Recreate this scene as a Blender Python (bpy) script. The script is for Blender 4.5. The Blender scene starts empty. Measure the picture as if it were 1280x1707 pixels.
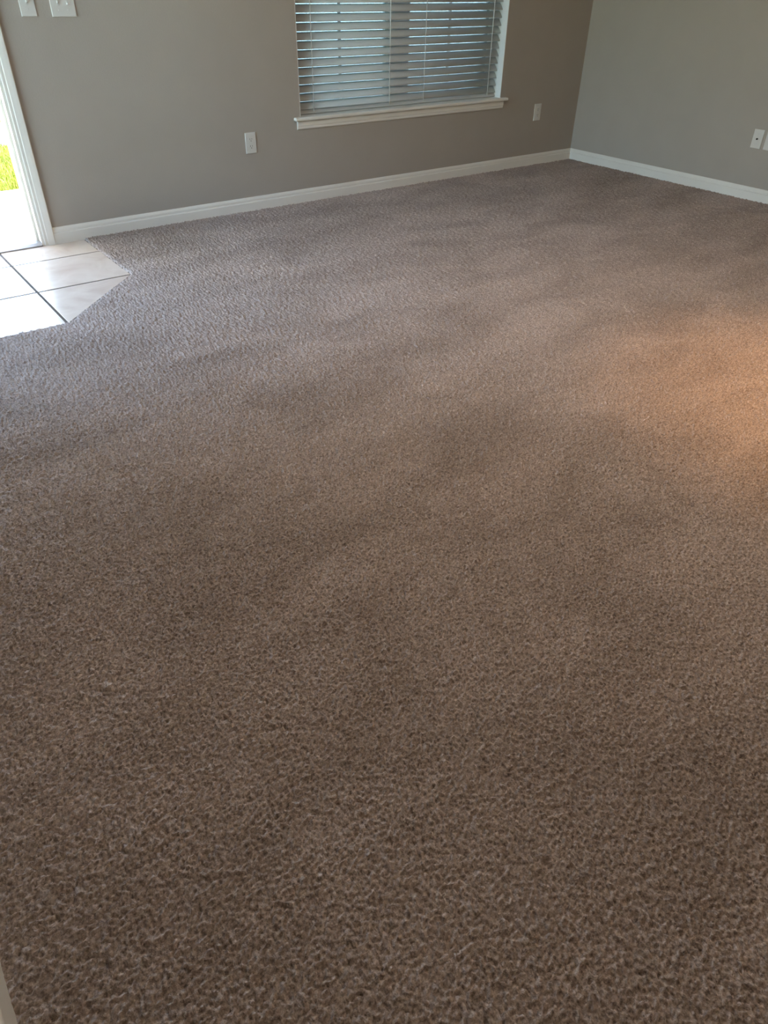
import bpy, bmesh, math, random
import numpy as np
from mathutils import Matrix, Vector

random.seed(7)
RNG = np.random.default_rng(11)
SC = bpy.context.scene
COL = SC.collection

# ------------------------------------------------------------------ camera
CAM_F, CAM_PITCH, CAM_YAW, CAM_ROLL, CAM_H = 1190.33, math.radians(36.977), math.radians(37.301), math.radians(1.001), 1.2345
F = Vector((math.sin(CAM_YAW) * math.cos(CAM_PITCH), math.cos(CAM_YAW) * math.cos(CAM_PITCH), -math.sin(CAM_PITCH)))
Rv = Vector((math.cos(CAM_YAW), -math.sin(CAM_YAW), 0))
Uv = Rv.cross(F)
R2 = math.cos(CAM_ROLL) * Rv + math.sin(CAM_ROLL) * Uv
U2 = -math.sin(CAM_ROLL) * Rv + math.cos(CAM_ROLL) * Uv
cam_d = bpy.data.cameras.new('camera')
cam = bpy.data.objects.new('camera', cam_d)
COL.objects.link(cam)
cam_d.sensor_fit = 'HORIZONTAL'
cam_d.sensor_width = 36.0
cam_d.lens = 36.0 * CAM_F / 1280.0
cam_d.clip_start = 0.02
m = Matrix.Identity(4)
for i in range(3):
    m[i][0], m[i][1], m[i][2] = R2[i], U2[i], -F[i]
m[2][3] = CAM_H
cam.matrix_world = m
SC.camera = cam

# ------------------------------------------------------------------ sky, sun, exposure
SUN_EL, SUN_AZ = math.radians(66), math.radians(12)      # azimuth measured from +X towards +Y
world = bpy.data.worlds.new('sky'); SC.world = world; world.use_nodes = True
wn = world.node_tree
bg = wn.nodes['Background']
sky = wn.nodes.new('ShaderNodeTexSky')
sky.sky_type = 'NISHITA'
sky.sun_disc = False
sky.sun_elevation = SUN_EL
sky.sun_rotation = math.radians(90) - SUN_AZ
sky.air_density = 1.0; sky.dust_density = 1.0; sky.ozone_density = 1.0
wb = wn.nodes.new('ShaderNodeMix'); wb.data_type = 'RGBA'; wb.blend_type = 'MULTIPLY'      # one uniform white balance for the whole sky
wb.inputs[0].default_value = 1.0; wb.inputs[7].default_value = (1.05, 1.0, 0.925, 1)
wn.links.new(sky.outputs[0], wb.inputs[6]); wn.links.new(wb.outputs[2], bg.inputs[0])
bg.inputs[1].default_value = 0.30
sun_d = bpy.data.lights.new('sun', 'SUN'); sun_d.energy = 2.4; sun_d.angle = math.radians(0.53)
sun_d.color = (1.0, 0.95, 0.88)
sun = bpy.data.objects.new('sun', sun_d); COL.objects.link(sun)
sd = Vector((math.cos(SUN_EL) * math.cos(SUN_AZ), math.cos(SUN_EL) * math.sin(SUN_AZ), math.sin(SUN_EL)))
sun.rotation_euler = (-sd).to_track_quat('-Z', 'Y').to_euler()
sun.location = (6, 8, 9)
vs = SC.view_settings
vs.view_transform = 'Standard'; vs.look = 'None'; vs.gamma = 1.0; vs.use_curve_mapping = False
vs.exposure = 3.22
SC.cycles.max_bounces = 16
SC.cycles.diffuse_bounces = 10
SC.cycles.use_denoising = True
SC.cycles.denoising_prefilter = 'NONE'

# ------------------------------------------------------------------ dimensions (metres)
D = 4.405       # back wall plane, y
RX = 5.272      # right wall plane, x
LX = -0.200     # left wall plane, x
FY = -3.2       # wall behind the camera
CH = 2.44       # ceiling
BT = 0.20       # outside wall thickness
BH = 0.0823     # baseboard height
DX0, DX1, DZ = 0.012, 0.925, 2.035          # door clear opening
WX0, WX1, WZ0, WZ1 = 2.635, 4.385, 0.488, 2.06   # window opening
TP = 0.4633     # tile pitch
TX = 0.694      # a tile joint, x
TY = 4.1405     # a tile joint, y
TILE_Z = -0.005

# ------------------------------------------------------------------ helpers
def link(o, parent=None):
    COL.objects.link(o)
    if parent is not None:
        o.parent = parent
    return o

def tag(o, label=None, cat=None, group=None, kind=None):
    if label: o['label'] = label
    if cat: o['category'] = cat
    if group: o['group'] = group
    if kind: o['kind'] = kind
    return o

def empty(name, loc=(0, 0, 0)):
    o = bpy.data.objects.new(name, None)
    o.location = loc
    o.empty_display_size = 0.05
    return link(o)

class MB:
    """collects shapes for ONE mesh object"""
    def __init__(self):
        self.bm = bmesh.new()
    def box(self, lo, hi, bevel=0.0, seg=2):
        lo, hi = Vector(lo), Vector(hi)
        mat = Matrix.Translation((lo + hi) / 2) @ Matrix.Diagonal(((hi - lo).x, (hi - lo).y, (hi - lo).z, 1))
        r = bmesh.ops.create_cube(self.bm, size=1.0, matrix=mat)
        if bevel:
            es = list({e for v in r['verts'] for e in v.link_edges})
            bmesh.ops.bevel(self.bm, geom=es, offset=bevel, segments=seg, affect='EDGES', profile=0.5)
        return self
    def prism(self, pts, vec, bevel=0.0):
        """closed polygon pts (3-D), pushed along vec"""
        vs_ = [self.bm.verts.new(p) for p in pts]
        ws_ = [self.bm.verts.new(Vector(p) + Vector(vec)) for p in pts]
        n = len(pts)
        fs = [self.bm.faces.new(vs_[::-1]), self.bm.faces.new(ws_)]
        for i in range(n):
            fs.append(self.bm.faces.new((vs_[i], vs_[(i + 1) % n], ws_[(i + 1) % n], ws_[i])))
        if bevel:
            es = list({e for f in fs for e in f.edges})
            bmesh.ops.bevel(self.bm, geom=es, offset=bevel, segments=1, affect='EDGES')
        return self
    def cyl(self, a, b, r0, r1=None, seg=16):
        a, b = Vector(a), Vector(b)
        r1 = r0 if r1 is None else r1
        q = (b - a).to_track_quat('Z', 'Y').to_matrix().to_4x4()
        bmesh.ops.create_cone(self.bm, cap_ends=True, segments=seg, radius1=r0, radius2=r1, depth=(b - a).length,
                              matrix=Matrix.Translation((a + b) / 2) @ q)
        return self
    def ring(self, c, prof, seg=32):
        """lathe a closed (radius, z) profile about the z axis through c"""
        rows = []
        for i in range(seg):
            a = 2 * math.pi * i / seg
            rows.append([self.bm.verts.new((c[0] + r * math.cos(a), c[1] + r * math.sin(a), c[2] + z)) for r, z in prof])
        n = len(prof)
        for i in range(seg):
            for j in range(n):
                self.bm.faces.new((rows[i][j], rows[(i + 1) % seg][j], rows[(i + 1) % seg][(j + 1) % n], rows[i][(j + 1) % n]))
        return self
    def mesh(self, name, mat=None, smooth=False):
        bmesh.ops.recalc_face_normals(self.bm, faces=self.bm.faces)
        me = bpy.data.meshes.new(name)
        self.bm.to_mesh(me); self.bm.free()
        if mat: me.materials.append(mat)
        if smooth:
            for p in me.polygons: p.use_smooth = True
        return me
    def build(self, name, mat=None, parent=None, smooth=False, loc=None):
        o = bpy.data.objects.new(name, self.mesh(name, mat, smooth))
        if loc: o.location = loc
        return link(o, parent)

# ------------------------------------------------------------------ materials
def nt(name):
    mt = bpy.data.materials.new(name); mt.use_nodes = True
    return mt, mt.node_tree, mt.node_tree.nodes['Principled BSDF']

def N(t, typ, **kw):
    n = t.nodes.new(typ)
    for k, v in kw.items():
        if k in n.inputs: n.inputs[k].default_value = v
        else: setattr(n, k, v)
    return n

def coords(t, kind='Object'):
    return t.nodes.new('ShaderNodeTexCoord').outputs[kind]

def geo_pos(t):
    return t.nodes.new('ShaderNodeNewGeometry').outputs['Position']

def ramp(t, fac, stops):
    r = t.nodes.new('ShaderNodeValToRGB')
    while len(r.color_ramp.elements) < len(stops): r.color_ramp.elements.new(0.5)
    for e, (p, c) in zip(r.color_ramp.elements, stops):
        e.position = p; e.color = (*c, 1)
    t.links.new(fac, r.inputs[0])
    return r.outputs[0]

def plain(name, col, rough=0.5, spec=0.5, metal=0.0, var=0.03, scale=6.0, bump=0.0, bscale=400.0):
    mt, t, b = nt(name)
    pos = geo_pos(t)
    nz = N(t, 'ShaderNodeTexNoise', Scale=scale, Detail=4.0)
    t.links.new(pos, nz.inputs['Vector'])
    lo = tuple(c * (1 - var) for c in col); hi = tuple(min(1, c * (1 + var)) for c in col)
    t.links.new(ramp(t, nz.outputs[0], [(0.3, lo), (0.7, hi)]), b.inputs['Base Color'])
    b.inputs['Roughness'].default_value = rough
    b.inputs['Specular IOR Level'].default_value = spec
    b.inputs['Metallic'].default_value = metal
    if bump:
        bz = N(t, 'ShaderNodeTexNoise', Scale=bscale, Detail=3.0)
        t.links.new(pos, bz.inputs['Vector'])
        bp = N(t, 'ShaderNodeBump', Strength=bump, Distance=0.002)
        t.links.new(bz.outputs[0], bp.inputs['Height'])
        t.links.new(bp.outputs[0], b.inputs['Normal'])
    return mt

M = {}
M['wall'] = plain('taupe wall paint', (0.405, 0.358, 0.305), 0.75, 0.25, var=0.015, bump=0.22, bscale=130)
M['ceiling'] = plain('white ceiling paint', (0.72, 0.71, 0.68), 0.9, 0.1, bump=0.3, bscale=90)
M['trim'] = plain('white semi gloss trim', (0.79, 0.75, 0.67), 0.38, 0.5, var=0.02, bump=0.03, bscale=60)
M['reveal'] = plain('white window return', (0.80, 0.80, 0.78), 0.6, 0.3, var=0.02)
M['vinyl'] = plain('white vinyl frame', (0.80, 0.81, 0.80), 0.35, 0.5, var=0.01)
M['slat'] = plain('white blind slat', (0.53, 0.54, 0.525), 0.42, 0.45, var=0.015)
M['cord'] = plain('white blind cord', (0.85, 0.85, 0.83), 0.8, 0.2)
M['plate'] = plain('white plastic plate', (0.66, 0.635, 0.58), 0.35, 0.5, var=0.01)
M['screw'] = plain('painted screw', (0.62, 0.60, 0.56), 0.35, 0.5)
M['slot'] = plain('dark slot', (0.02, 0.018, 0.015), 0.7, 0.2)
M['brass'] = plain('satin nickel', (0.62, 0.60, 0.56), 0.3, 0.5, metal=1.0)
M['threshold'] = plain('grey metal threshold', (0.30, 0.29, 0.28), 0.42, 0.5, metal=0.6, var=0.08, scale=20)
M['slab'] = plain('concrete slab', (0.18, 0.16, 0.14), 0.9, 0.2)
M['grout'] = plain('grey brown grout', (0.13, 0.11, 0.095), 0.9, 0.1, var=0.12, scale=25, bump=0.3, bscale=300)
M['concrete'] = plain('pale concrete', (0.62, 0.60, 0.56), 0.85, 0.2, var=0.07, scale=5, bump=0.3, bscale=120)
M['kerb'] = plain('grey concrete edge', (0.42, 0.41, 0.39), 0.9, 0.2, var=0.1, scale=9, bump=0.3, bscale=120)
M['soil'] = plain('lawn soil', (0.14, 0.19, 0.03), 0.95, 0.1, var=0.25, scale=12)
M['grass'] = plain('yellow green grass', (0.33, 0.35, 0.06), 0.6, 0.3, var=0.35, scale=4)
M['stucco'] = plain('outside stucco', (0.60, 0.56, 0.48), 0.9, 0.1, bump=0.5, bscale=80)

def mat_tile():
    mt, t, b = nt('beige glazed ceramic tile')
    info = t.nodes.new('ShaderNodeObjectInfo')
    pos = geo_pos(t)
    sc = N(t, 'ShaderNodeVectorMath', operation='SCALE'); sc.inputs['Scale'].default_value = 9.0
    t.links.new(info.outputs['Random'], sc.inputs[0])
    ad = N(t, 'ShaderNodeVectorMath', operation='ADD')
    t.links.new(pos, ad.inputs[0]); t.links.new(sc.outputs[0], ad.inputs[1])
    n1 = N(t, 'ShaderNodeTexNoise', Scale=5.0, Detail=6.0, Distortion=1.6)
    t.links.new(ad.outputs[0], n1.inputs['Vector'])
    c = ramp(t, n1.outputs[0], [(0.25, (0.60, 0.48, 0.40)), (0.5, (0.70, 0.595, 0.51)), (0.75, (0.76, 0.665, 0.58))])
    t.links.new(c, b.inputs['Base Color'])
    n2 = N(t, 'ShaderNodeTexNoise', Scale=30.0, Detail=2.0)
    t.links.new(pos, n2.inputs['Vector'])
    rr = N(t, 'ShaderNodeMapRange'); rr.inputs['To Min'].default_value = 0.13; rr.inputs['To Max'].default_value = 0.20
    t.links.new(n2.outputs[0], rr.inputs['Value']); t.links.new(rr.outputs[0], b.inputs['Roughness'])
    bp = N(t, 'ShaderNodeBump', Strength=0.05, Distance=0.002)
    t.links.new(n1.outputs[0], bp.inputs['Height']); t.links.new(bp.outputs[0], b.inputs['Normal'])
    b.inputs['Specular IOR Level'].default_value = 0.55
    return mt
M['tile'] = mat_tile()

def mat_carpet():
    mt, t, b = nt('taupe frieze carpet')
    pos = geo_pos(t)
    # yarn to yarn colour
    n1 = N(t, 'ShaderNodeTexNoise', Scale=170.0, Detail=3.0, Roughness=0.6)
    t.links.new(pos, n1.inputs['Vector'])
    c1 = ramp(t, n1.outputs[0], [(0.3, (0.215, 0.176, 0.157)), (0.7, (0.70, 0.590, 0.530))])
    # worn and brushed patches
    mp = N(t, 'ShaderNodeMapping'); mp.inputs['Rotation'].default_value = (0, 0, math.radians(28)); mp.inputs['Scale'].default_value = (1.0, 2.0, 1.0)
    t.links.new(pos, mp.inputs['Vector'])
    n2 = N(t, 'ShaderNodeTexNoise', Scale=1.7, Detail=5.0, Roughness=0.55, Distortion=0.5)
    t.links.new(mp.outputs[0], n2.inputs['Vector'])
    c2 = ramp(t, n2.outputs[0], [(0.34, (0.78, 0.77, 0.76)), (0.64, (1.04, 1.04, 1.04))])
    mx = N(t, 'ShaderNodeMix', data_type='RGBA', blend_type='MULTIPLY'); mx.inputs['Factor'].default_value = 1.0
    t.links.new(c1, mx.inputs[6]); t.links.new(c2, mx.inputs[7])
    t.links.new(mx.outputs[2], b.inputs['Base Color'])
    b.inputs['Roughness'].default_value = 0.9
    b.inputs['Specular IOR Level'].default_value = 0.15
    b.inputs['Sheen Weight'].default_value = 0.03
    b.inputs['Sheen Roughness'].default_value = 0.5
    bp = N(t, 'ShaderNodeBump', Strength=0.8, Distance=0.003)
    t.links.new(n1.outputs[0], bp.inputs['Height']); t.links.new(bp.outputs[0], b.inputs['Normal'])
    return mt
M['carpet'] = mat_carpet()

def mat_glass(name, tint):
    mt, t, b = nt(name)
    out = t.nodes['Material Output']
    t.nodes.remove(b)
    tr = N(t, 'ShaderNodeBsdfTransparent'); tr.inputs[0].default_value = (*tint, 1)
    gl = N(t, 'ShaderNodeBsdfGlossy'); gl.inputs['Roughness'].default_value = 0.02
    fr = N(t, 'ShaderNodeFresnel'); fr.inputs['IOR'].default_value = 1.45
    mx = N(t, 'ShaderNodeMixShader')
    t.links.new(fr.outputs[0], mx.inputs[0]); t.links.new(tr.outputs[0], mx.inputs[1]); t.links.new(gl.outputs[0], mx.inputs[2])
    t.links.new(mx.outputs[0], out.inputs['Surface'])
    return mt
M['glass'] = mat_glass('blue tinted window glass', (0.86, 0.93, 0.95))  # panes of the added left window, tinted to cool its light
M['tinted'] = mat_glass('cyan tinted window glass', (0.31, 0.385, 0.40))

def mat_emit(name, col, strength):
    mt, t, b = nt(name)
    b.inputs['Base Color'].default_value = (*col, 1)
    b.inputs['Emission Color'].default_value = (*col, 1)
    b.inputs['Emission Strength'].default_value = strength
    return mt
M['dome'] = mat_emit('warm fill dome', (1.0, 0.775, 0.58), 8.8)
M['lens'] = mat_emit('warm lamp lens', (1.0, 0.62, 0.30), 6.0)

# ------------------------------------------------------------------ room shell
def wall_grid(xs, zs, holes, y0, y1):
    """wall slab in x/z with rectangular holes, between y0 and y1 (one closed mesh)"""
    mb = MB(); bm = mb.bm
    cache = {}
    def v(i, j, k):
        key = (i, j, k)
        if key not in cache: cache[key] = bm.verts.new((xs[i], (y0, y1)[k], zs[j]))
        return cache[key]
    solid = lambda i, j: 0 <= i < len(xs) - 1 and 0 <= j < len(zs) - 1 and (i, j) not in holes
    for i in range(len(xs) - 1):
        for j in range(len(zs) - 1):
            if not solid(i, j): continue
            for k in (0, 1):
                bm.faces.new([v(i, j, k), v(i + 1, j, k), v(i + 1, j + 1, k), v(i, j + 1, k)])
            for di, dj, a, c in ((-1, 0, (i, j), (i, j + 1)), (1, 0, (i + 1, j), (i + 1, j + 1)), (0, -1, (i, j), (i + 1, j)), (0, 1, (i, j + 1), (i + 1, j + 1))):
                if not solid(i + di, j + dj):
                    bm.faces.new([v(*a, 0), v(*c, 0), v(*c, 1), v(*a, 1)])
    return mb

JT = 0.02   # door jamb thickness
xs = [LX - 0.12, DX0 - JT, DX1 + JT, WX0, WX1, RX + 0.12]
zs = [-0.03, WZ0, DZ + JT, WZ1, CH]
holes = {(1, 0), (1, 1), (3, 1), (3, 2)}
tag(wall_grid(xs, zs, holes, D, D + BT).build('wall_back', M['wall']), kind='structure')
tag(MB().box((RX, FY, -0.03), (RX + 0.12, D, CH)).build('wall_right', M['wall']), kind='structure')
# left wall: x and y swapped, then turned; its unseen window is added to light the left side
LW = (2.45, 4.20, 0.20, 2.20)      # y0, y1, z0, z1
wl = wall_grid([FY, LW[0], LW[1], D], [-0.03, LW[2], LW[3], CH], {(1, 1)}, LX - 0.12, LX)
for v_ in wl.bm.verts: v_.co = Vector((v_.co.y, v_.co.x, v_.co.z))
tag(wl.build('wall_left', M['wall']), kind='structure')
tag(MB().box((LX - 0.12, FY - 0.12, -0.03), (RX + 0.12, FY, CH)).build('wall_front', M['wall']), kind='structure')
tag(MB().box((LX - 0.12, FY - 0.12, CH), (RX + 0.12, D + BT, CH + 0.2)).build('ceiling', M['ceiling']), kind='structure')
floor = tag(MB().box((LX - 0.12, FY - 0.12, -0.15), (RX + 0.12, D + BT, -0.03)).build('floor', M['slab']), kind='structure')
tag(MB().box((-2.0, D + BT, CH + 0.02), (RX + 1.0, D + BT + 0.45, CH + 0.22)).build('roof_eave', M['trim']), kind='structure')  # unseen eave, added and sized to keep direct sun off doorway and window

# baseboards: moulded profile (depth from wall, height)
BPROF = [(0, -0.028), (0.014, -0.028), (0.014, 0.050), (0.0125, 0.054), (0.0095, 0.056), (0.0095, 0.068), (0.0075, 0.074), (0.0050, 0.0805), (0.0030, BH), (0, BH)]
CW = 0.057  # door casing width
CXR = DX1 + 0.0140   # casing inner edge
tag(MB().prism([(CXR + CW, D - d, z) for d, z in BPROF], (RX - CXR - CW, 0, 0)).build('baseboard_back', M['trim']), kind='structure')
tag(MB().prism([(RX - d, FY, z) for d, z in BPROF], (0, D - FY - 0.0005, 0)).build('baseboard_right', M['trim']), kind='structure')
tag(MB().prism([(LX + d, FY, z + (0.045 if z > 0 else 0)) for d, z in BPROF], (0, D - FY, 0)).build('baseboard_left', M['trim']), kind='structure')

# ------------------------------------------------------------------ tiled entry
bed = MB().box((LX, 3.214 - 0.01, -0.03), (TX + TP, D, TILE_Z - 0.0018)).build('grout_bed', M['grout'], floor)
G = 0.0062          # half a joint
full = None
YB = [D + 0.02, TY, TY - TP, TY - 2 * TP]
XB = [LX + 0.0, TX - TP, TX, TX + TP]
def tile_mesh(pts):
    return MB().prism([(x, y, TILE_Z - 0.010) for x, y in pts], (0, 0, 0.010), bevel=0.0009).mesh('tile', M['tile'])
def inset(x0, x1, y0, y1):
    return x0 + G, x1 - G, y0 + G, y1 - G
def add_tile(me, dz, loc=(0, 0, 0)):
    o = bpy.data.objects.new('tile', me)
    o.location = (loc[0], loc[1], dz)
    link(o, floor)
sq = tile_mesh([(-TP / 2 + G, -TP / 2 + G), (TP / 2 - G, -TP / 2 + G), (TP / 2 - G, TP / 2 - G), (-TP / 2 + G, TP / 2 - G)])
for xi in range(3):
    for yi in range(3):
        x0, x1, y1, y0 = XB[xi], XB[xi + 1], YB[yi], YB[yi + 1]
        dz = random.uniform(-0.0004, 0.0004)
        a, b_, c, d = inset(x0, x1, y0, y1)
        if yi == 0:
            c, d = y0 + G, D - 0.001
        if xi == 0:
            a = LX + 0.001
        if xi == 2 and yi == 2:
            add_tile(tile_mesh([(a, c + 0.004), (b_ - 0.004, d), (a, d)]), dz)
        elif xi == 0 and yi == 2:
            add_tile(tile_mesh([(b_, c + 0.004), (b_, d), (a + 0.03, d), (a, d - 0.03)]), dz)
        elif yi == 0 or xi == 0:
            add_tile(tile_mesh([(a, c), (b_, c), (b_, d), (a, d)]), dz)
        else:
            add_tile(sq, dz, ((x0 + x1) / 2, (y0 + y1) / 2))
# ------------------------------------------------------------------ carpet
def carpet():
    n, step = 2048, 0.002
    fx = np.fft.fftfreq(n, step)
    FX, FY_ = np.meshgrid(fx, fx, indexing='ij')
    fr = np.hypot(FX, FY_)
    W = np.fft.fft2(RNG.standard_normal((n, n)))
    def band(wl, s):
        return np.exp(-((np.log(np.maximum(fr, 1e-6) * wl)) ** 2) / (2 * s * s))
    def norm(a):
        return (a - a.mean()) / a.std()
    h1 = norm(np.fft.ifft2(W * band(0.0110, 0.34)).real)           # yarn ends, about a centimetre
    W2 = np.fft.fft2(RNG.standard_normal((n, n)))
    h2 = norm(np.fft.ifft2(W2 * band(0.030, 0.4)).real)            # clumps of pile
    W3 = np.fft.fft2(RNG.standard_normal((n, n)))
    h3 = norm(np.fft.ifft2(W3 * band(0.45, 0.6)).real)            # foot and vacuum tracks
    h = 0.0042 * np.tanh(h1 * 0.9) + 0.0010 * h2 + 0.0005 * h3
    def axis(lo, fine0, fine1, hi, d0, d1, grow):
        a = [fine0]
        while a[-1] < fine1: a.append(a[-1] + d0)
        d = d0
        while a[-1] < hi:
            d = min(d1, d * grow); a.append(a[-1] + d)
        a[-1] = hi
        b = []
        x, d = fine0, d0
        while x > lo:
            d = min(0.12, d * 1.25); x -= d; b.append(x)
        if b: b[-1] = lo
        return np.array(b[::-1] + a)
    X = axis(LX + 0.002, LX + 0.002, 1.9, RX - 0.002, 0.0034, 0.0085, 1.004)
    Y = axis(FY + 0.002, -0.12, 1.35, D - 0.002, 0.0034, 0.0090, 1.004)
    gx, gy = np.meshgrid(X, Y, indexing='ij')
    def samp(a, x, y):
        u = (x / step) % n; v = (y / step) % n
        i = np.floor(u).astype(int); j = np.floor(v).astype(int)
        fu = u - i; fv = v - j
        i %= n; j %= n
        i1 = (i + 1) % n; j1 = (j + 1) % n
        return (a[i, j] * (1 - fu) + a[i1, j] * fu) * (1 - fv) + (a[i, j1] * (1 - fu) + a[i1, j1] * fu) * fv
    z = 0.002 + samp(h, gx, gy)
    z = z - 0.006 * np.exp(-(((gx - 1.534) / 0.05) ** 2 + ((gy - 2.03) / 0.03) ** 2))      # a heel dent in the pile
    # signed distance (positive outside) to the tiled entry: x < XE, y > YE, with a 45 degree corner
    XE, YE = TX + TP - 0.004, TY - 2 * TP + 0.002
    wob = 0.0035 * samp(h2, gx * 0.7, gy * 0.7)
    diag = ((gx - TX - 0.004) - (gy - YE)) / math.sqrt(2)
    sdist = np.maximum.reduce([gx - XE, YE - gy, diag]) + wob
    t = np.clip((sdist + 0.012) / 0.020, 0, 1)
    z = np.where(sdist > 0.008, z, -0.024 + (z + 0.024) * (t * t * (3 - 2 * t)))
    nx, ny = len(X), len(Y)
    co = np.stack([gx, gy, z], -1).reshape(-1, 3).astype(np.float32)
    idx = np.arange(nx * ny).reshape(nx, ny)
    q = np.stack([idx[:-1, :-1], idx[1:, :-1], idx[1:, 1:], idx[:-1, 1:]], -1).reshape(-1, 4)
    keep = (sdist[:-1, :-1] > -0.02).reshape(-1)
    q = q[keep].astype(np.int32)
    me = bpy.data.meshes.new('carpet')
    me.vertices.add(len(co)); me.vertices.foreach_set('co', co.ravel())
    me.loops.add(q.size); me.loops.foreach_set('vertex_index', q.ravel())
    me.polygons.add(len(q)); me.polygons.foreach_set('loop_start', np.arange(0, q.size, 4, dtype=np.int32))
    me.update(calc_edges=True)
    me.polygons.foreach_set('use_smooth', np.ones(len(q), dtype=bool))
    me.materials.append(M['carpet'])
    print('carpet quads', len(q))
    o = link(bpy.data.objects.new('carpet', me))
    tag(o, 'brown grey wall-to-wall carpet with short curly pile', 'carpet', kind='stuff')
carpet()

# ------------------------------------------------------------------ front door
door = tag(empty('door_1', (0, 0, 0)), kind='structure')
jm = MB()
jm.box((DX0 - JT, D - 0.001, -0.01), (DX0, D + BT, DZ)).box((DX1, D - 0.001, -0.01), (DX1 + JT, D + BT, DZ)).box((DX0 - JT, D - 0.001, DZ), (DX1 + JT, D + BT, DZ + JT))
jm.build('jamb', M['trim'], door)
st = MB()
st.box((DX1 - 0.013, D + 0.050, 0.0), (DX1, D + 0.085, DZ), 0.002).box((DX0, D + 0.050, 0.0), (DX0 + 0.013, D + 0.085, DZ), 0.002).box((DX0 + 0.013, D + 0.050, DZ - 0.013), (DX1 - 0.013, D + 0.085, DZ), 0.002)
st.build('door_stop', M['trim'], door)
# moulded casing: (offset from inner edge, projection)
CPROF = [(0, 0), (0, 0.008), (0.004, 0.010), (0.016, 0.010), (0.020, 0.013), (0.040, 0.016), (0.053, 0.017), (CW, 0.014), (CW, 0)]
CZT = DZ + 0.014
MB().prism([(CXR + o_, D - d, -0.012) for o_, d in CPROF], (0, 0, CZT + CW + 0.012)).build('casing', M['trim'], door)
CXL = DX0 - 0.014
MB().prism([(CXL - o_, D - d, -0.012) for o_, d in CPROF], (0, 0, CZT + CW + 0.012)).build('casing', M['trim'], door)
MB().prism([(CXL, D - d, CZT + o_) for o_, d in CPROF], (CXR - CXL, 0, 0)).build('casing', M['trim'], door)
MB().prism([(DX0, D - 0.012, -0.012), (DX0, D - 0.012, 0.001), (DX0, D + 0.01, 0.011), (DX0, D + 0.075, 0.014), (DX0, D + 0.15, 0.006), (DX0, D + BT + 0.03, -0.012)], (DX1 - DX0, 0, 0)).build('threshold', M['threshold'], door)
# leaf swung open outwards, hinged on the left
slab = MB()
DW, DT = DX1 - DX0 - 0.006, 0.044
slab.box((-DT, -DW, 0.016), (0, 0, DZ - 0.006), 0.002)
leaf = slab.build('door_leaf', M['trim'], door)
leaf.location = (DX0 - 0.002, D + BT + 0.015, 0); leaf.rotation_euler = (0, 0, math.radians(176)); leaf.scale = (-1, 1, 1)
for zz0, zz1 in ((0.22, 0.82), (0.98, 1.55), (1.64, 1.90)):
    for yy0, yy1 in ((-DW + 0.11, -DW / 2 - 0.05), (-DW / 2 + 0.05, -0.11)):
        pb = MB()
        pb.prism([(0.0, yy0, zz0), (0.0, yy1, zz0), (0.0, yy1, zz1), (0.0, yy0, zz1)], (0.006, 0, 0), bevel=0.004)
        pb.build('raised_panel', M['trim'], leaf)
for zz, nm in ((0.95, 'knob'), (1.12, 'deadbolt')):
    k = MB()
    k.cyl((0, -DW + 0.065, zz), (0.010, -DW + 0.065, zz), 0.030, 0.028)
    if nm == 'knob':
        k.cyl((0.008, -DW + 0.065, zz), (0.032, -DW + 0.065, zz), 0.011)
        bmesh.ops.create_uvsphere(k.bm, u_segments=16, v_segments=10, radius=0.026, matrix=Matrix.Translation((0.045, -DW + 0.065, zz)))
    else:
        k.box((0.008, -DW + 0.060, zz - 0.016), (0.026, -DW + 0.070, zz + 0.016), 0.003)
    k.build(nm, M['brass'], leaf, smooth=(nm == 'knob'))
for zz in (0.25, 1.02, 1.80):
    MB().cyl((DX0 + 0.003, D + BT + 0.008, zz - 0.045), (DX0 + 0.003, D + BT + 0.008, zz + 0.045), 0.006).build('hinge', M['brass'], door)

# ------------------------------------------------------------------ window
win = tag(empty('window_1', (0, 0, 0)), kind='structure')
rv = MB()   # painted returns lining the opening
rv.box((WX1 - 0.004, D + 0.0005, WZ0), (WX1 + 0.0, D + BT, WZ1)).box((WX0, D + 0.0005, WZ0), (WX0 + 0.004, D + BT, WZ1)).box((WX0 + 0.004, D + 0.0005, WZ1 - 0.004), (WX1 - 0.004, D + BT, WZ1))
rv.build('window_return', M['reveal'], win)
SZ = 0.5065   # stool top
sl = MB()
sl.prism([(WX0 + 0.004, D + BT, SZ - 0.020), (WX1 - 0.004, D + BT, SZ - 0.020), (WX1 - 0.004, D, SZ - 0.020), (WX1 + 0.058, D, SZ - 0.020), (WX1 + 0.058, D - 0.032, SZ - 0.020),
          (WX0 - 0.050, D - 0.032, SZ - 0.020), (WX0 - 0.050, D, SZ - 0.020), (WX0 + 0.004, D, SZ - 0.020)], (0, 0, 0.020), bevel=0.005)
sl.build('window_sill', M['trim'], win)
APR = [(0, 0), (0.013, 0.0), (0.013, -0.028), (0.010, -0.034), (0.010, -0.044), (0.006, -0.050), (0, -0.050)]
MB().prism([(WX0 - 0.026, D - d, SZ - 0.020 + z) for d, z in APR], (WX1 - WX0 + 0.052, 0, 0)).build('apron', M['trim'], win)
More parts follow.
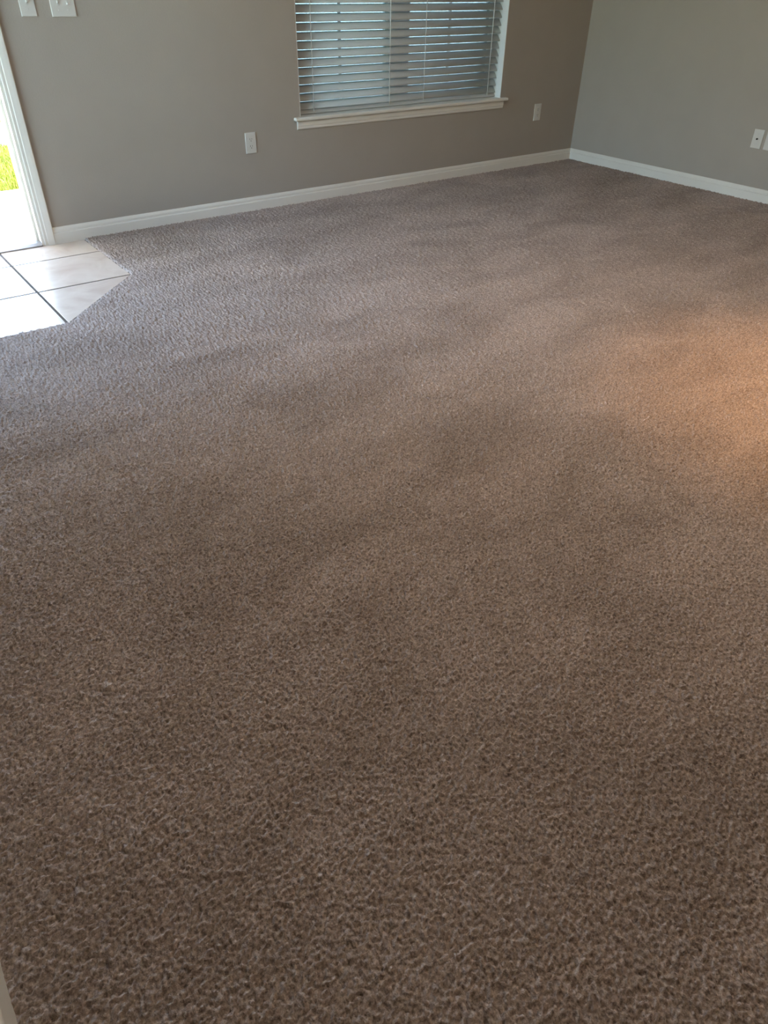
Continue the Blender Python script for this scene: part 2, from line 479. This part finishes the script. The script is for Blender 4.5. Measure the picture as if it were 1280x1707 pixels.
# two side by side single hung units with a post between
MX = 3.505
MB().box((MX - 0.055, D + 0.115, SZ), (MX + 0.055, D + BT, WZ1 - 0.004), 0.003).build('mullion', M['vinyl'], win)
for (a, c) in ((WX0 + 0.004, MX - 0.055), (MX + 0.055, WX1 - 0.004)):
    fr_ = MB()
    z0, z1 = SZ, WZ1 - 0.004
    y0, y1 = D + 0.125, D + 0.185
    for lo, hi in (((a, y0, z0), (a + 0.035, y1, z1)), ((c - 0.035, y0, z0), (c, y1, z1)), ((a + 0.035, y0, z0), (c - 0.035, y1, z0 + 0.04)), ((a + 0.035, y0, z1 - 0.035), (c - 0.035, y1, z1))):
        fr_.box(lo, hi, 0.002)
    fo = fr_.build('window_frame', M['vinyl'], win)
    zm = (z0 + z1) / 2
    MB().box((a + 0.035, y0 + 0.01, zm - 0.022), (c - 0.035, y1 - 0.01, zm + 0.022), 0.002).build('meeting_rail', M['vinyl'], fo)
    xm = (a + c) / 2
    for q0, q1 in ((z0 + 0.04, zm - 0.022), (zm + 0.022, z1 - 0.035)):
        MB().box((a + 0.035, y0 + 0.030, q0), (c - 0.035, y0 + 0.034, q1)).build('pane', M['tinted'], fo)
        gr = MB().box((xm - 0.009, y0 + 0.022, q0), (xm + 0.009, y0 + 0.029, q1))
        gr.build('muntin', M['vinyl'], fo)
        for k in (1, 2):
            zz = q0 + (q1 - q0) * k / 3
            MB().box((a + 0.035, y0 + 0.023, zz - 0.009), (c - 0.035, y0 + 0.028, zz + 0.009)).build('muntin', M['vinyl'], fo)

def plain_window(name, swap, a0, a1, z0, z1, p0):
    """two-lite window filling a wall hole; p0 = inner edge of the frame across the wall"""
    w = tag(empty(name), kind='structure')
    def bx(mb, a, b, lo, hi, q0, q1, bev=0.002):
        mb.box((a, q0, lo), (b, q1, hi), bev) if not swap else mb.box((q0, a, lo), (q1, b, hi), bev)
    q0, q1 = p0, p0 + 0.06
    fr = MB()
    am = (a0 + a1) / 2
    bx(fr, a0, a0 + 0.045, z0, z1, q0, q1); bx(fr, a1 - 0.045, a1, z0, z1, q0, q1)
    bx(fr, a0 + 0.045, a1 - 0.045, z0, z0 + 0.05, q0, q1); bx(fr, a0 + 0.045, a1 - 0.045, z1 - 0.045, z1, q0, q1)
    bx(fr, am - 0.03, am + 0.03, z0 + 0.05, z1 - 0.045, q0, q1)
    fr.build('window_frame', M['vinyl'], w)
    for a, b in ((a0 + 0.045, am - 0.03), (am + 0.03, a1 - 0.045)):
        pn = MB(); bx(pn, a, b, z0 + 0.05, z1 - 0.045, q0 + 0.028, q0 + 0.032, 0.0)
        pn.build('pane', M['glass'], w)
plain_window('fill_window', True, LW[0], LW[1], LW[2], LW[3], LX - 0.10)  # added unseen window, daylight fill from the left

# ------------------------------------------------------------------ blind
BY = D + 0.068            # centre line of the slats
BX0, BX1 = WX0 + 0.010, WX1 - 0.010
PITCH, SW, TILT = 0.0462, 0.0508, math.radians(49)
blind = tag(empty('window_blind', ((BX0 + BX1) / 2, BY, SZ)), 'white horizontal slat blind hanging closed in the window', 'blind')
def slat_mesh():
    bm = bmesh.new()
    L = (BX1 - BX0) / 2
    n = 6
    top, bot = [], []
    for i in range(n + 1):
        s = -0.5 + i / n
        y = s * SW; z = 0.0022 * (1 - 4 * s * s)
        y2, z2 = y, z
        top.append((y2, z2 + 0.0014)); bot.append((y2, z2 - 0.0014))
    prof = top + bot[::-1]
    ca, sa = math.cos(TILT), math.sin(TILT)
    prof = [(y * ca - z * sa, y * sa + z * ca) for y, z in prof]   # outer edge up, room edge down
    A = [bm.verts.new((-L, y, z)) for y, z in prof]
    B = [bm.verts.new((L, y, z)) for y, z in prof]
    k = len(prof)
    for i in range(k):
        bm.faces.new((A[i], A[(i + 1) % k], B[(i + 1) % k], B[i]))
    bm.faces.new(A[::-1]); bm.faces.new(B)
    bmesh.ops.recalc_face_normals(bm, faces=bm.faces)
    me = bpy.data.meshes.new('slat'); bm.to_mesh(me); bm.free()
    me.materials.append(M['slat'])
    for p in me.polygons: p.use_smooth = len(p.vertices) == 4 and p.area > 0.008
    return me
sm = slat_mesh()
zc0 = 0.584 + 0.5 * SW * math.sin(TILT) - SZ     # centre of the lowest free slat
zz = zc0; top_lim = WZ1 - 0.004 - 0.075 - SZ
k = 0
while zz < top_lim:
    o = bpy.data.objects.new('slat', sm); o.location = (0, 0, zz)
    o.rotation_euler = (math.radians(random.uniform(-0.4, 0.4)), 0, 0)
    link(o, blind)
    zz += PITCH; k += 1
last = zz - PITCH
L = (BX1 - BX0) / 2
# the slat resting on the bottom rail, and the rail
o = bpy.data.objects.new('slat', sm); o.location = (0, 0, zc0 - PITCH); link(o, blind)
rail = MB().box((-L, -0.022, -0.006), (L, 0.022, 0.006), 0.003, 2).build('bottom_rail', M['slat'], blind)
rail.location = (0, 0, 0.0213); rail.rotation_euler = (TILT, 0, 0)
MB().box((-L, -0.028, top_lim + 0.03), (L, 0.030, WZ1 - 0.004 - SZ - 0.001), 0.003).build('head_rail', M['slat'], blind)
xc = (BX0 + BX1) / 2
yi = -0.5 * SW * math.cos(TILT) - 0.0035
for X_ in (2.769, 3.376, 3.676, 4.290):
    MB().cyl((X_ - xc, yi, 0.017), (X_ - xc, yi, top_lim + 0.03), 0.0022, seg=8).build('ladder_cord', M['cord'], blind, smooth=True)
    MB().cyl((X_ - xc, -yi, 0.017), (X_ - xc, -yi, top_lim + 0.03), 0.0014, seg=8).build('ladder_cord', M['cord'], blind, smooth=True)

# ------------------------------------------------------------------ wall plates
def place(root, wall, u, z):
    if wall == 'back':
        root.location = (u, D, z)
    else:
        root.location = (RX, u, z); root.rotation_euler = (0, 0, math.radians(-90))
def plate_part(root, w, h):
    """cover plate, facing -y of the root"""
    mb = MB()
    p = 0.0055
    mb.prism([(-w / 2, 0, -h / 2), (w / 2, 0, -h / 2), (w / 2, 0, h / 2), (-w / 2, 0, h / 2)], (0, -p, 0))
    fr_ = [f for f in mb.bm.faces if all(abs(v.co.y + p) < 1e-6 for v in f.verts)]
    es = list({e for f in fr_ for e in f.edges})
    bmesh.ops.bevel(mb.bm, geom=es, offset=0.003, segments=3, affect='EDGES', profile=0.5)
    return mb.build('cover_plate', M['plate'], root)
def screw(root, x, z, y=-0.0055):
    s = MB().cyl((x, y + 0.001, z), (x, y - 0.0009, z), 0.0032, 0.0026, 12).build('screw', M['screw'], root)
def outlet(wall, u, z, label):
    r = empty('power_outlet')
    plate_part(r, 0.0725, 0.116)
    for s in (-1, 1):
        zc = s * 0.0195
        mb = MB()
        pts = []
        for i in range(24):
            a = 2 * math.pi * i / 24
            x_ = 0.0172 * math.cos(a); z_ = max(-0.0143, min(0.0143, 0.0172 * math.sin(a)))
            pts.append((x_, -0.004, zc + z_))
        mb.prism(pts, (0, -0.0032, 0))
        f_ = mb.build('receptacle', M['plate'], r)
        for x_, hh in ((-0.0063, 0.0042), (0.0063, 0.0034)):
            MB().box((x_ - 0.0010, -0.00745, zc + 0.0030 - hh), (x_ + 0.0010, -0.0070, zc + 0.0030 + hh)).build('slot', M['slot'], f_)
        MB().cyl((0, -0.0070, zc - 0.0075), (0, -0.00745, zc - 0.0075), 0.0024, seg=12).build('slot', M['slot'], f_)
    screw(r, 0, 0)
    place(r, wall, u, z)
    tag(r, label, 'outlet')
    return r
def switch(u, z, gangs, label):
    r = empty('light_switch')
    plate_part(r, 0.0725 + 0.046 * (gangs - 1), 0.116)
    for g in range(gangs):
        x_ = (g - (gangs - 1) / 2) * 0.046
        MB().box((x_ - 0.0053, -0.0062, -0.0122), (x_ + 0.0053, -0.0050, 0.0122), 0.0004, 1).build('switch_frame', M['screw'], r)
        up = 1 if g == 0 else -1
        MB().prism([(x_ - 0.004, -0.005, -0.006 + 0.002 * up), (x_ - 0.004, -0.005, 0.006 + 0.002 * up), (x_ - 0.004, -0.017, 0.0035 + 0.006 * up), (x_ - 0.004, -0.017, -0.0035 + 0.006 * up)], (0.008, 0, 0), bevel=0.0008).build('toggle', M['plate'], r)
        for s in (-1, 1): screw(r, x_, s * 0.0302)
    place(r, 'back', u, z)
    tag(r, label, 'switch')
def cable_plate(u, z, label):
    r = empty('cable_plate')
    plate_part(r, 0.0725, 0.116)
    MB().cyl((0, -0.004, 0), (0, -0.0075, 0), 0.0075, 0.0070, 6).build('hex_nut', M['brass'], r)
    MB().cyl((0, -0.0070, 0), (0, -0.0150, 0), 0.0050, seg=16).build('cable_jack', M['slot'], r)
    for s in (-1, 1): screw(r, 0, s * 0.0302)
    place(r, 'right', u, z)
    tag(r, label, 'wall plate')
outlet('back', 2.272, 0.3920, 'white wall outlet left of the window, under the sill')
outlet('back', 4.806, 0.3820, 'white wall outlet between the window and the room corner')
cable_plate(2.805, 0.3770, 'white cable plate with a dark round jack on the right wall')
outlet('right', 2.712, 0.3770, 'white wall outlet on the right wall at the frame edge')
switch(1.142, 1.1050, 1, 'narrow white single switch nearest the front door')
switch(1.309, 1.1020, 2, 'wide white double switch right of the single switch')

# ------------------------------------------------------------------ warm recessed lamp in the ceiling
LPX, LPY = 2.78, 0.86
lamp = tag(empty('ceiling_downlight', (LPX, LPY, CH)), 'round white downlight casting warm light on the carpet', 'lamp')
MB().ring((0, 0, 0), [(0.062, 0.0), (0.085, 0.0), (0.088, -0.004), (0.080, -0.009), (0.066, -0.007)], 32).build('trim_ring', M['trim'], lamp, smooth=True)
MB().cyl((0, 0, 0.0), (0, 0, -0.004), 0.062, seg=32).build('lens', M['lens'], lamp)
ld = bpy.data.lights.new('lamp_light', 'SPOT')
ld.energy = 13; ld.color = (1.0, 0.48, 0.15); ld.spot_size = math.radians(50); ld.spot_blend = 1.0; ld.shadow_soft_size = 0.05
lo_ = bpy.data.objects.new('lamp_light', ld); lo_.location = (0, 0, -0.03); link(lo_, lamp)

# unseen dome lamp, added as warm fill for the carpet and right side
dome = tag(empty('fill_lamp', (2.55, 1.50, CH)), 'added warm fill lamp with a glass dome on the white ceiling', 'lamp')
MB().cyl((0, 0, 0), (0, 0, -0.025), 0.185, 0.18, seg=40).build('fill_lamp_base', M['brass'], dome, smooth=False)
db = MB()
bmesh.ops.create_uvsphere(db.bm, u_segments=32, v_segments=16, radius=0.17)
bmesh.ops.bisect_plane(db.bm, geom=db.bm.verts[:] + db.bm.edges[:] + db.bm.faces[:], plane_co=(0, 0, 0), plane_no=(0, 0, 1), clear_outer=True)
for v_ in db.bm.verts: v_.co.z = v_.co.z * 0.55 - 0.025
db.build('fill_lamp_dome', M['dome'], dome, smooth=True)

# ------------------------------------------------------------------ outside
OG = -0.035
tag(MB().box((-3.5, D + BT, OG - 0.2), (6.5, 5.84, OG)).box((-3.5, -4.0, OG - 0.2), (LX - 0.12, D + BT, OG)).build('porch_slab', M['concrete']), kind='structure')  # porch concrete, plus pale stretches added beside the windows for bounce light
tag(MB().box((-2.0, 5.84, OG - 0.2), (6.5, 6.02, OG - 0.01), 0.008).build('path_edging', M['kerb']), kind='structure')
tag(MB().box((-50, -50, OG - 0.3), (61, 61, OG - 0.03)).build('lawn_soil', M['soil']), kind='structure')
tag(MB().box((-30, 7.75, OG - 0.2), (4.4, 9.0, OG - 0.005), 0.008).build('pavement', M['concrete']), kind='structure')
tag(MB().box((4.4, 6.02, OG - 0.2), (60, 60, OG - 0.002)).build('added_paving', M['concrete']), kind='structure')  # pale ground added to brighten the gaps between the blind slats
def grass():
    n = 60000
    x = RNG.uniform(-0.2, 4.2, n); y = RNG.uniform(6.04, 10.5, n)
    ok = (y < 7.74) | (y > 9.02)
    x, y = x[ok], y[ok]; n = len(x)
    a = RNG.uniform(0, 2 * math.pi, n); h = RNG.uniform(0.04, 0.085, n); w = RNG.uniform(0.003, 0.006, n); lean = RNG.uniform(0.0, 0.05, n); la = RNG.uniform(0, 2 * math.pi, n)
    z0 = OG - 0.035
    def P(s, dx, dy, z): return np.stack([x + s * w * np.cos(a) + dx, y + s * w * np.sin(a) + dy, np.full(n, z0) + z], -1)
    lx, ly = lean * np.cos(la), lean * np.sin(la)
    v = np.stack([P(-1, 0, 0, 0), P(1, 0, 0, 0), P(0.7, lx * .4, ly * .4, h * .6), P(-0.7, lx * .4, ly * .4, h * .6), P(0, lx, ly, h)], 1).reshape(-1, 3)
    k5 = np.arange(n) * 5
    faces = np.stack([k5, k5 + 1, k5 + 2, k5 + 3], -1).tolist() + np.stack([k5 + 3, k5 + 2, k5 + 4], -1).tolist()
    me = bpy.data.meshes.new('lawn_grass'); me.from_pydata(v.tolist(), [], faces); me.materials.append(M['grass'])
    tag(link(bpy.data.objects.new('lawn_grass', me)), 'bright yellow green lawn grass outside the open door', 'grass', kind='stuff')
grass()
